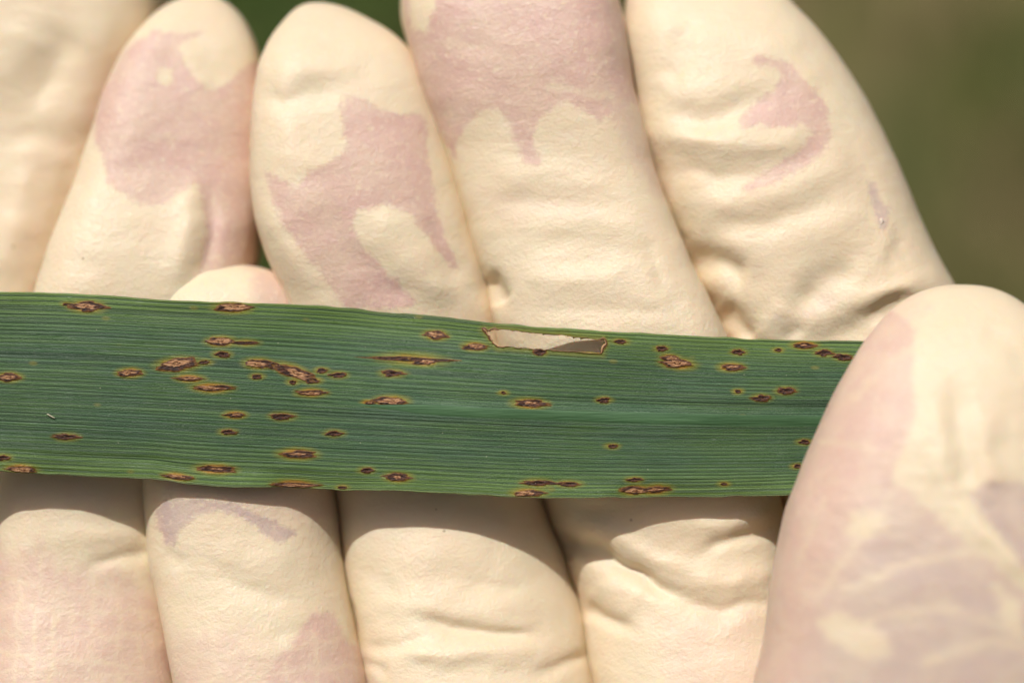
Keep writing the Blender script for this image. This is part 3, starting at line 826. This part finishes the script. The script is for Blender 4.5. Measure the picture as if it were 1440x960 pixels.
def blotch(name, cx, cy, ln, h, sl, seed, lift, ridge, mat, nr, ns, ragged):
    """an irregular sunken or raised patch that follows the blade; ragged along the veins"""
    r = np.linspace(0, 1, nr + 1)[1:]
    a = np.arange(ns) / ns * 2 * math.pi
    z = a * 0
    prof = 1 + ragged * (0.34 * vnoise(np.cos(a) * 1.6 + seed * 3.1, np.sin(a) * 1.6, z, 61) + 0.15 * vnoise(np.cos(a) * 3.5 + seed, np.sin(a) * 3.5, z, 62)
                         + 0.05 * vnoise(np.cos(a) * 8 + seed, np.sin(a) * 8, z, 63))
    R, A = np.meshgrid(r, a, indexing='ij')
    Pf = np.repeat(prof[None], nr, 0)
    tail = 1 + 0.28 * ragged * np.abs(np.cos(A)) ** 8 * (0.5 + vnoise(np.sin(A) * 5 + np.sign(np.cos(A)) * 7, R * 0 + seed, R * 0, 64))
    gx_ = cx + np.cos(A) * R * Pf * tail * ln / 2
    gy_ = cy + np.sign(np.sin(A)) * np.abs(np.sin(A)) ** 0.85 * R * Pf * h / 2 + sl * (gx_ - cx)
    gy_ = np.minimum(gy_, leaf_edge(BOT, gx_) - 0.5)
    P = leaf_xyz(gx_.ravel(), gy_.ravel())
    prof_w = lift + ridge * np.exp(-((R - 0.72) / 0.2) ** 2) + 0.035 * fbm(gx_ / 6, gy_ / 2.5, gx_ * 0, 2, 66) * (1 - R ** 4)
    P[:, 2] += prof_w.ravel()
    c0 = leaf_xyz(np.array([cx]), np.array([min(cy, float(leaf_edge(BOT, np.array([cx]))[0]) - 0.5)]))
    c0[:, 2] += lift
    v = np.concatenate([P, c0])
    ii = np.arange(nr * ns).reshape(nr, ns)
    nxt = np.roll(ii, -1, 1)
    f = np.stack([ii[:-1], nxt[:-1], nxt[1:], ii[1:]], -1).reshape(-1, 4)[:, ::-1]
    t = np.stack([np.full(ns, nr * ns), nxt[0], ii[0]], -1)
    o = mesh_from(name, v - c0[0], [f, t], mat, {'radius': np.concatenate([R.ravel(), [0.0]])})
    return o, c0[0]

srng = random.Random(4)
def leaf_spot(cx, cy, ln, h, kind, sl, seed):
    o, v0 = blotch('leaf_spot', cx, cy, ln * 0.98, h * 0.98, sl, seed, 0.035, 0.045, SPOT, 6, 36, 1.0)
    o.parent = leaf
    o.location = Vector(v0 * MM)
    if kind == 'dark':
        return
    f = {'tan': 0.66, 'brown': 0.42, 'dark': 0.0}[kind]
    ox, oy = srng.uniform(-0.07, 0.07) * ln, srng.uniform(-0.08, 0.08) * h
    c, c0 = blotch('dry_centre', cx + ox, cy + oy + sl * ox, ln * f, h * f * 0.92, sl, seed + 100, 0.085, 0.0, CENTRE, 4, 24, 1.3)
    c.parent = o
    c.location = Vector((c0 - v0) * MM)

for i, sp in enumerate(SPOTS):
    leaf_spot(*sp, i)

def dead_rim_material():
    n = N('dead_rim')
    p = n.vmul(n.pos(), 1000.0)
    r = n.math('ADD', n.attr('radius'), n.math('MULTIPLY', n.math('SUBTRACT', n.noise(p, 2.6, 5, 0.7), 0.5), 0.9))
    col = n.mix(n.map(r, 0.15, 0.45), (0.46, 0.27, 0.13), (0.10, 0.038, 0.016))
    col = n.mix(n.map(r, 0.60, 0.95), col, (0.22, 0.17, 0.03))
    n.put(n.b.inputs['Base Color'], col)
    n.put(n.b.inputs['Roughness'], 0.6)
    return n.m

# the brown dried rim round the tear
hp = np.array(HOLE + HOLE[:1], float)
cum = np.concatenate([[0], np.cumsum(np.hypot(*np.diff(hp, axis=0).T))])
m_ = 220
sp_ = np.linspace(0, cum[-1], m_, endpoint=False)
rx_, ry_ = np.interp(sp_, cum, hp[:, 0]), np.interp(sp_, cum, hp[:, 1])
ry_ = ry_ + 0.9 * vnoise(rx_ / 7, ry_ / 12, rx_ * 0, 70)
tx_, ty_ = np.roll(rx_, -2) - np.roll(rx_, 2), np.roll(ry_, -2) - np.roll(ry_, 2)
tl_ = np.hypot(tx_, ty_) + 1e-6
ox_, oy_ = ty_ / tl_, -tx_ / tl_                     # outwards
ang_ = sp_ / cum[-1] * 2 * math.pi
nzv = lambda s_, f_: vnoise(np.cos(ang_) * f_, np.sin(ang_) * f_, ang_ * 0, s_)
endw = 0.22 + 0.78 * np.maximum(smooth(712, 690, rx_), smooth(838, 846, rx_))
inn = -endw * (0.8 + 0.9 * nzv(71, 14) + 0.7 * nzv(72, 30))
out_ = endw * (2.6 + 1.6 * nzv(73, 9) + 1.2 * nzv(74, 24))
layers = []
for k, f in enumerate((0.0, 0.0, 0.3, 0.65, 1.0)):
    dd = inn + (out_ - inn) * f
    P = leaf_xyz(rx_ + ox_ * dd, ry_ + oy_ * dd)
    P[:, 2] += (-0.16, 0.03, 0.10, 0.085, 0.03)[k]
    layers.append(P)
lay = np.stack(layers, 0)
ii = np.arange(5 * m_).reshape(5, m_)
nx2 = np.roll(ii, -1, 1)
rf = np.stack([ii[:-1], ii[1:], nx2[1:], nx2[:-1]], -1).reshape(-1, 4)
rim_o = mesh_from('torn_rim', lay.reshape(-1, 3), [rf], dead_rim_material(), {'radius': np.repeat([0.0, 0.0, 0.3, 0.65, 1.0], m_)})
rim_o.parent = leaf

# the midrib, a low smooth cord along the blade
def rib_material():
    n = N('midrib_skin')
    p = n.vmul(n.pos(), 1000.0)
    q = n.vmul(p, (0.05, 1, 1))
    col = n.mix(n.map(n.noise(q, 3.0, 4, 0.6), 0.35, 0.65), (0.044, 0.108, 0.044), (0.070, 0.152, 0.066))
    n.put(n.b.inputs['Base Color'], col)
    n.put(n.b.inputs['Roughness'], 0.62)
    n.put(n.b.inputs['Specular IOR Level'], 0.3)
    n.put(n.b.inputs['Normal'], n.bump(n.noise(q, 6.0, 3), 0.0001, 0.7))
    return n.m
mx_ = np.linspace(455, 1390, 260)
cols_ = np.linspace(-1, 1, 9)
MX, MC = np.meshgrid(mx_, cols_)
half = (8.0 + 2.0 * vnoise(MX / 120, MX * 0, MX * 0, 81)) * smooth(440, 640, MX)
MY = leaf_edge(RIB, MX) + 15 + MC * half
MP = leaf_xyz(MX.ravel(), MY.ravel())
MP[:, 2] += ((0.01 + 0.035 * (1 - MC ** 2) * smooth(450, 620, MX)) - 0.03 * (np.abs(MC) > 0.99)).ravel()
ii = np.arange(MX.size).reshape(MX.shape)
mf = np.stack([ii[:-1, :-1], ii[1:, :-1], ii[1:, 1:], ii[:-1, 1:]], -1).reshape(-1, 4)
midrib = mesh_from('midrib', MP, [mf], rib_material())
midrib.parent = leaf

# ------------------------------------------------------------------ small things lying on the leaf and the glove
def plain(name, col, rough=0.7):
    n = N(name)
    p = n.vmul(n.pos(), 1000.0)
    n.put(n.b.inputs['Base Color'], n.mix(n.noise(p, 4.0, 3), col, tuple(c * 0.6 for c in col)))
    n.put(n.b.inputs['Roughness'], rough)
    return n.m

def strand(name, pts, rad, mat):
    pts = np.asarray(pts, float)
    n = 7
    vs, fs = [], []
    for i, p in enumerate(pts):
        d = pts[min(i + 1, len(pts) - 1)] - pts[max(i - 1, 0)]
        d /= np.linalg.norm(d)
        a = np.cross(d, [0, 0, 1.0]); a /= np.linalg.norm(a) + 1e-9
        b = np.cross(d, a)
        rr = rad * (0.45 if i in (0, len(pts) - 1) else 1)
        for k in range(n):
            th = k / n * 2 * math.pi
            vs.append(p + rr * (a * math.cos(th) + b * math.sin(th)))
    for i in range(len(pts) - 1):
        for k in range(n):
            fs.append((i * n + k, i * n + (k + 1) % n, (i + 1) * n + (k + 1) % n, (i + 1) * n + k))
    fs = np.array(fs)
    return mesh_from(name, vs, [fs], mat)

fp = leaf_xyz(np.linspace(67, 78, 6), np.array([581.5, 582.5, 584, 585, 586.5, 587]))
fp[:, 2] += 0.14
fibre = strand('fibre', fp, 0.06, plain('pale_fibre', (0.62, 0.58, 0.42)))
fibre.matrix_world = HAND
fibre['label'] = 'tiny pale fibre lying on the left part of the spotted leaf'
fibre['category'] = 'fibre'

depsgraph = bpy.context.evaluated_depsgraph_get()
def touch(px, py):
    """the point of the right glove's surface seen at a place of the survey"""
    depsgraph.update()
    a = Vector((0, 0, DIST * MM))
    b = Vector(((px - 720) / PX * MM, (480 - py) / PX * MM, 0))
    ok, loc, nor, _ = right_hand.ray_cast(a, (b - a).normalized())
    return np.array(loc) / MM, np.array(nor)
tp, tn = touch(1240, 313)
cr = np.random.default_rng(5)
cv, cf = [], []
import bmesh
bm = bmesh.new()
bmesh.ops.create_icosphere(bm, subdivisions=2, radius=1.0)
for v in bm.verts:
    d = np.array(v.co)
    k = 0.8 + 0.45 * float(vnoise(np.array([d[0] * 1.7]), np.array([d[1] * 1.7]), np.array([d[2] * 1.7]), 91)[0])
    cv.append(tp + tn * 0.12 + d * k * np.array([0.26, 0.55, 0.24]))
cf = np.array([[v.index for v in f.verts] for f in bm.faces])
bm.free()
crumb = mesh_from('crumb', cv, [cf], plain('straw_crumb', (0.85, 0.72, 0.60)), None, False)
crumb.matrix_world = HAND
crumb['label'] = 'tiny tan crumb stuck on the forefinger of the glove'
crumb['category'] = 'crumb'
